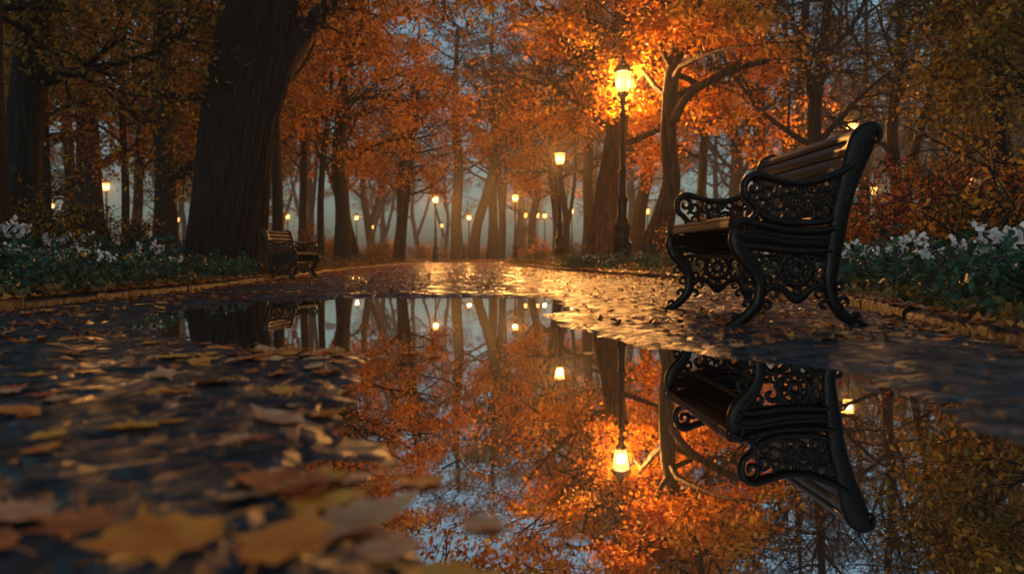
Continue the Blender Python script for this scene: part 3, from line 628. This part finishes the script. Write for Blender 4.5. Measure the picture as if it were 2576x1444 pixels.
addl(36,lambda:(rg.normal(-.85,.20),rg.normal(2.85,.13)),1.1,True)
addl(10,lambda:(rg.normal(-.42,.12),rg.normal(2.9,.06)),1.,True)
addl(6,lambda:(rg.uniform(-.6,.9),rg.uniform(2.0,3.4)),.5,True)
addl(100,lambda:(rg.uniform(-3.2,-1.2),rg.uniform(3.0,6.8)),1.)
addl(45,lambda:(rg.uniform(.7,2.2),rg.uniform(2.6,6.5)),.8)
addl(45,lambda:(float(xr(4.5))-abs(rg.normal(0,.25)),rg.uniform(2.5,7)),.9)
ind=[]
for (x,y,sz,force) in cands:
    s=float(sdist(np.array([x]),np.array([y]))[0])
    if s>.12 and not force: continue
    if force and s>.35 and rg.uniform()<.5: continue
    if x<float(xl(y))+.05 or x>float(xr(y))-.05: continue
    if abs(x*2000/y)>1450: continue
    ind.append((x,y,sz))
ind.sort(key=lambda p:p[1]);ind=ind[:298]
LAB=['fallen orange maple leaf lying on wet path','fallen rust brown leaf lying on wet path','fallen amber yellow leaf lying on wet path','fallen pale tan leaf lying on wet path']
for (x,y,sz) in ind:
    k=int(rg.integers(0,12));s=rg.uniform(.5,1.3)*sz
    obj('fallen_leaf',FL[k],loc=(x,y,surf(x,y)+.001),rot=(rg.normal(0,.08),rg.normal(0,.08),rg.uniform(0,6.28)),scale=(s*rg.uniform(.8,1.1),s,s),label=LAB[k%4],category='leaf',group='fallen autumn leaves on the path')
M_litter=leaf_mat('litter_leaves',[(.16,.035,.012),(.48,.12,.018),(.70,.22,.028),(.76,.34,.06)],.1,.4,1.5)
def flat(cm,C,size,rng):
    n=len(C);az=rng.uniform(0,6.28,n);D=np.stack([np.cos(az),np.sin(az),rng.normal(0,.16,n)],-1);S=np.stack([-np.sin(az),np.cos(az),rng.normal(0,.2,n)],-1);L=size*rng.uniform(.4,1.3,n)[:,None]
    up=np.array([0,0,1.])*rng.uniform(0,.3,n)[:,None]*L
    c0=C-D*L*.45
    V=np.stack([c0,C+S*L*.5+up-D*L*.1,C+S*L*.17+D*L*.08,C+D*L*.55+up,C-S*L*.17+D*L*.08,C-S*L*.5+up-D*L*.1],1)
    i=np.arange(n)[:,None]*6;F=np.stack([i+[0,1,2,3],i+[0,3,4,5]],1).reshape(-1,4);cm.add(V.reshape(-1,3),F,np.repeat(rng.uniform(0,1,n),2))
cm=MB();n=11500
y=3.2+rg.uniform(0,1,n)**1.2*48;u=rg.uniform(0,1,n);u=np.where(rg.uniform(0,1,n)<.6,np.where(rg.uniform(0,1,n)<.6,u**2.2*.6,1-u**2.5*.35),u)
x=xl(y)+.03+(xr(y)-xl(y)-.06)*u
s=sdist(x,y);cl=vnoise(x,y,.7,71);k=(s<.05)&(cl>-.4);x,y=x[k],y[k]
h=np.maximum(pave_h(x,y),0)
flat(cm,np.stack([x,y,h+.006],-1),.068,rg)
n=14000;y=2+rg.uniform(0,1,n)**1.4*50;sd=rg.choice([-1,1],n);off=.0+rg.uniform(0,1,n)**2.4*6;x=np.where(sd<0,xl(y)-off,xr(y)+off)
z=np.where(off<.2,KH+.012,gh(x,y)+.015);flat(cm,np.stack([x,y,z],-1),.08,rg)
obj('leaf_litter',cm.mesh('leaf_litter',M_litter),kind='stuff',label='scattered fallen autumn leaves over path and beds',category='leaf litter')

# ------------------------------------------------------------------ mist, sky, sun, camera
mm=bpy.data.materials.new('evening_mist');mm.use_nodes=True;N=mm.node_tree.nodes;N.clear()
o=N.new('ShaderNodeOutputMaterial');v=N.new('ShaderNodeVolumeScatter');v.inputs['Density'].default_value=.0019;v.inputs['Color'].default_value=(.97,.95,.97,1);v.inputs['Anisotropy'].default_value=.55
mm.node_tree.links.new(v.outputs[0],o.inputs['Volume'])
mb=MB();x0,x1,y0,y1,z0,z1=-110,110,-15,150,-.5,18
mb.add([(x0,y0,z0),(x1,y0,z0),(x1,y1,z0),(x0,y1,z0),(x0,y0,z1),(x1,y0,z1),(x1,y1,z1),(x0,y1,z1)],[[3,2,1,0],[4,5,6,7],[0,1,5,4],[1,2,6,5],[2,3,7,6],[3,0,4,7]])
obj('mist',mb.mesh('mist',mm),kind='structure',label='thin evening mist between the trees',category='mist')
w=bpy.data.worlds.new('World');scene.world=w;w.use_nodes=True;N=w.node_tree.nodes;L=w.node_tree.links;bg=N['Background']
sky=N.new('ShaderNodeTexSky');sky.sky_type='NISHITA';sky.sun_disc=False;sky.sun_elevation=math.radians(6);sky.sun_rotation=math.radians(200);sky.air_density=1.2;sky.dust_density=2;sky.ozone_density=3
hs=N.new('ShaderNodeHueSaturation');hs.inputs['Saturation'].default_value=.5;L.new(sky.outputs[0],hs.inputs['Color'])
tn=N.new('ShaderNodeMix');tn.data_type='RGBA';tn.blend_type='MULTIPLY';tn.inputs['Factor'].default_value=1;L.new(hs.outputs[0],tn.inputs[6]);tn.inputs[7].default_value=(.72,.95,1.02,1)
L.new(tn.outputs[2],bg.inputs[0]);bg.inputs[1].default_value=.165
sl=bpy.data.lights.new('sun','SUN');sl.energy=.05;sl.angle=math.radians(20);sl.color=(1,.9,.8)
so=bpy.data.objects.new('sun',sl);so.rotation_euler=(math.radians(60),0,math.radians(20));col.objects.link(so)
cd=bpy.data.cameras.new('camera');cd.lens=27.95;cd.sensor_width=36;cd.clip_end=2000;cd.clip_start=.05
cd.dof.use_dof=True;cd.dof.focus_distance=6.0;cd.dof.aperture_fstop=1.9
co=bpy.data.objects.new('camera',cd);co.location=(0,0,.364);co.rotation_euler=(math.radians(90-2.12),0,0);col.objects.link(co);scene.camera=co
scene.view_settings.view_transform='Standard';scene.view_settings.look='None';scene.view_settings.exposure=0
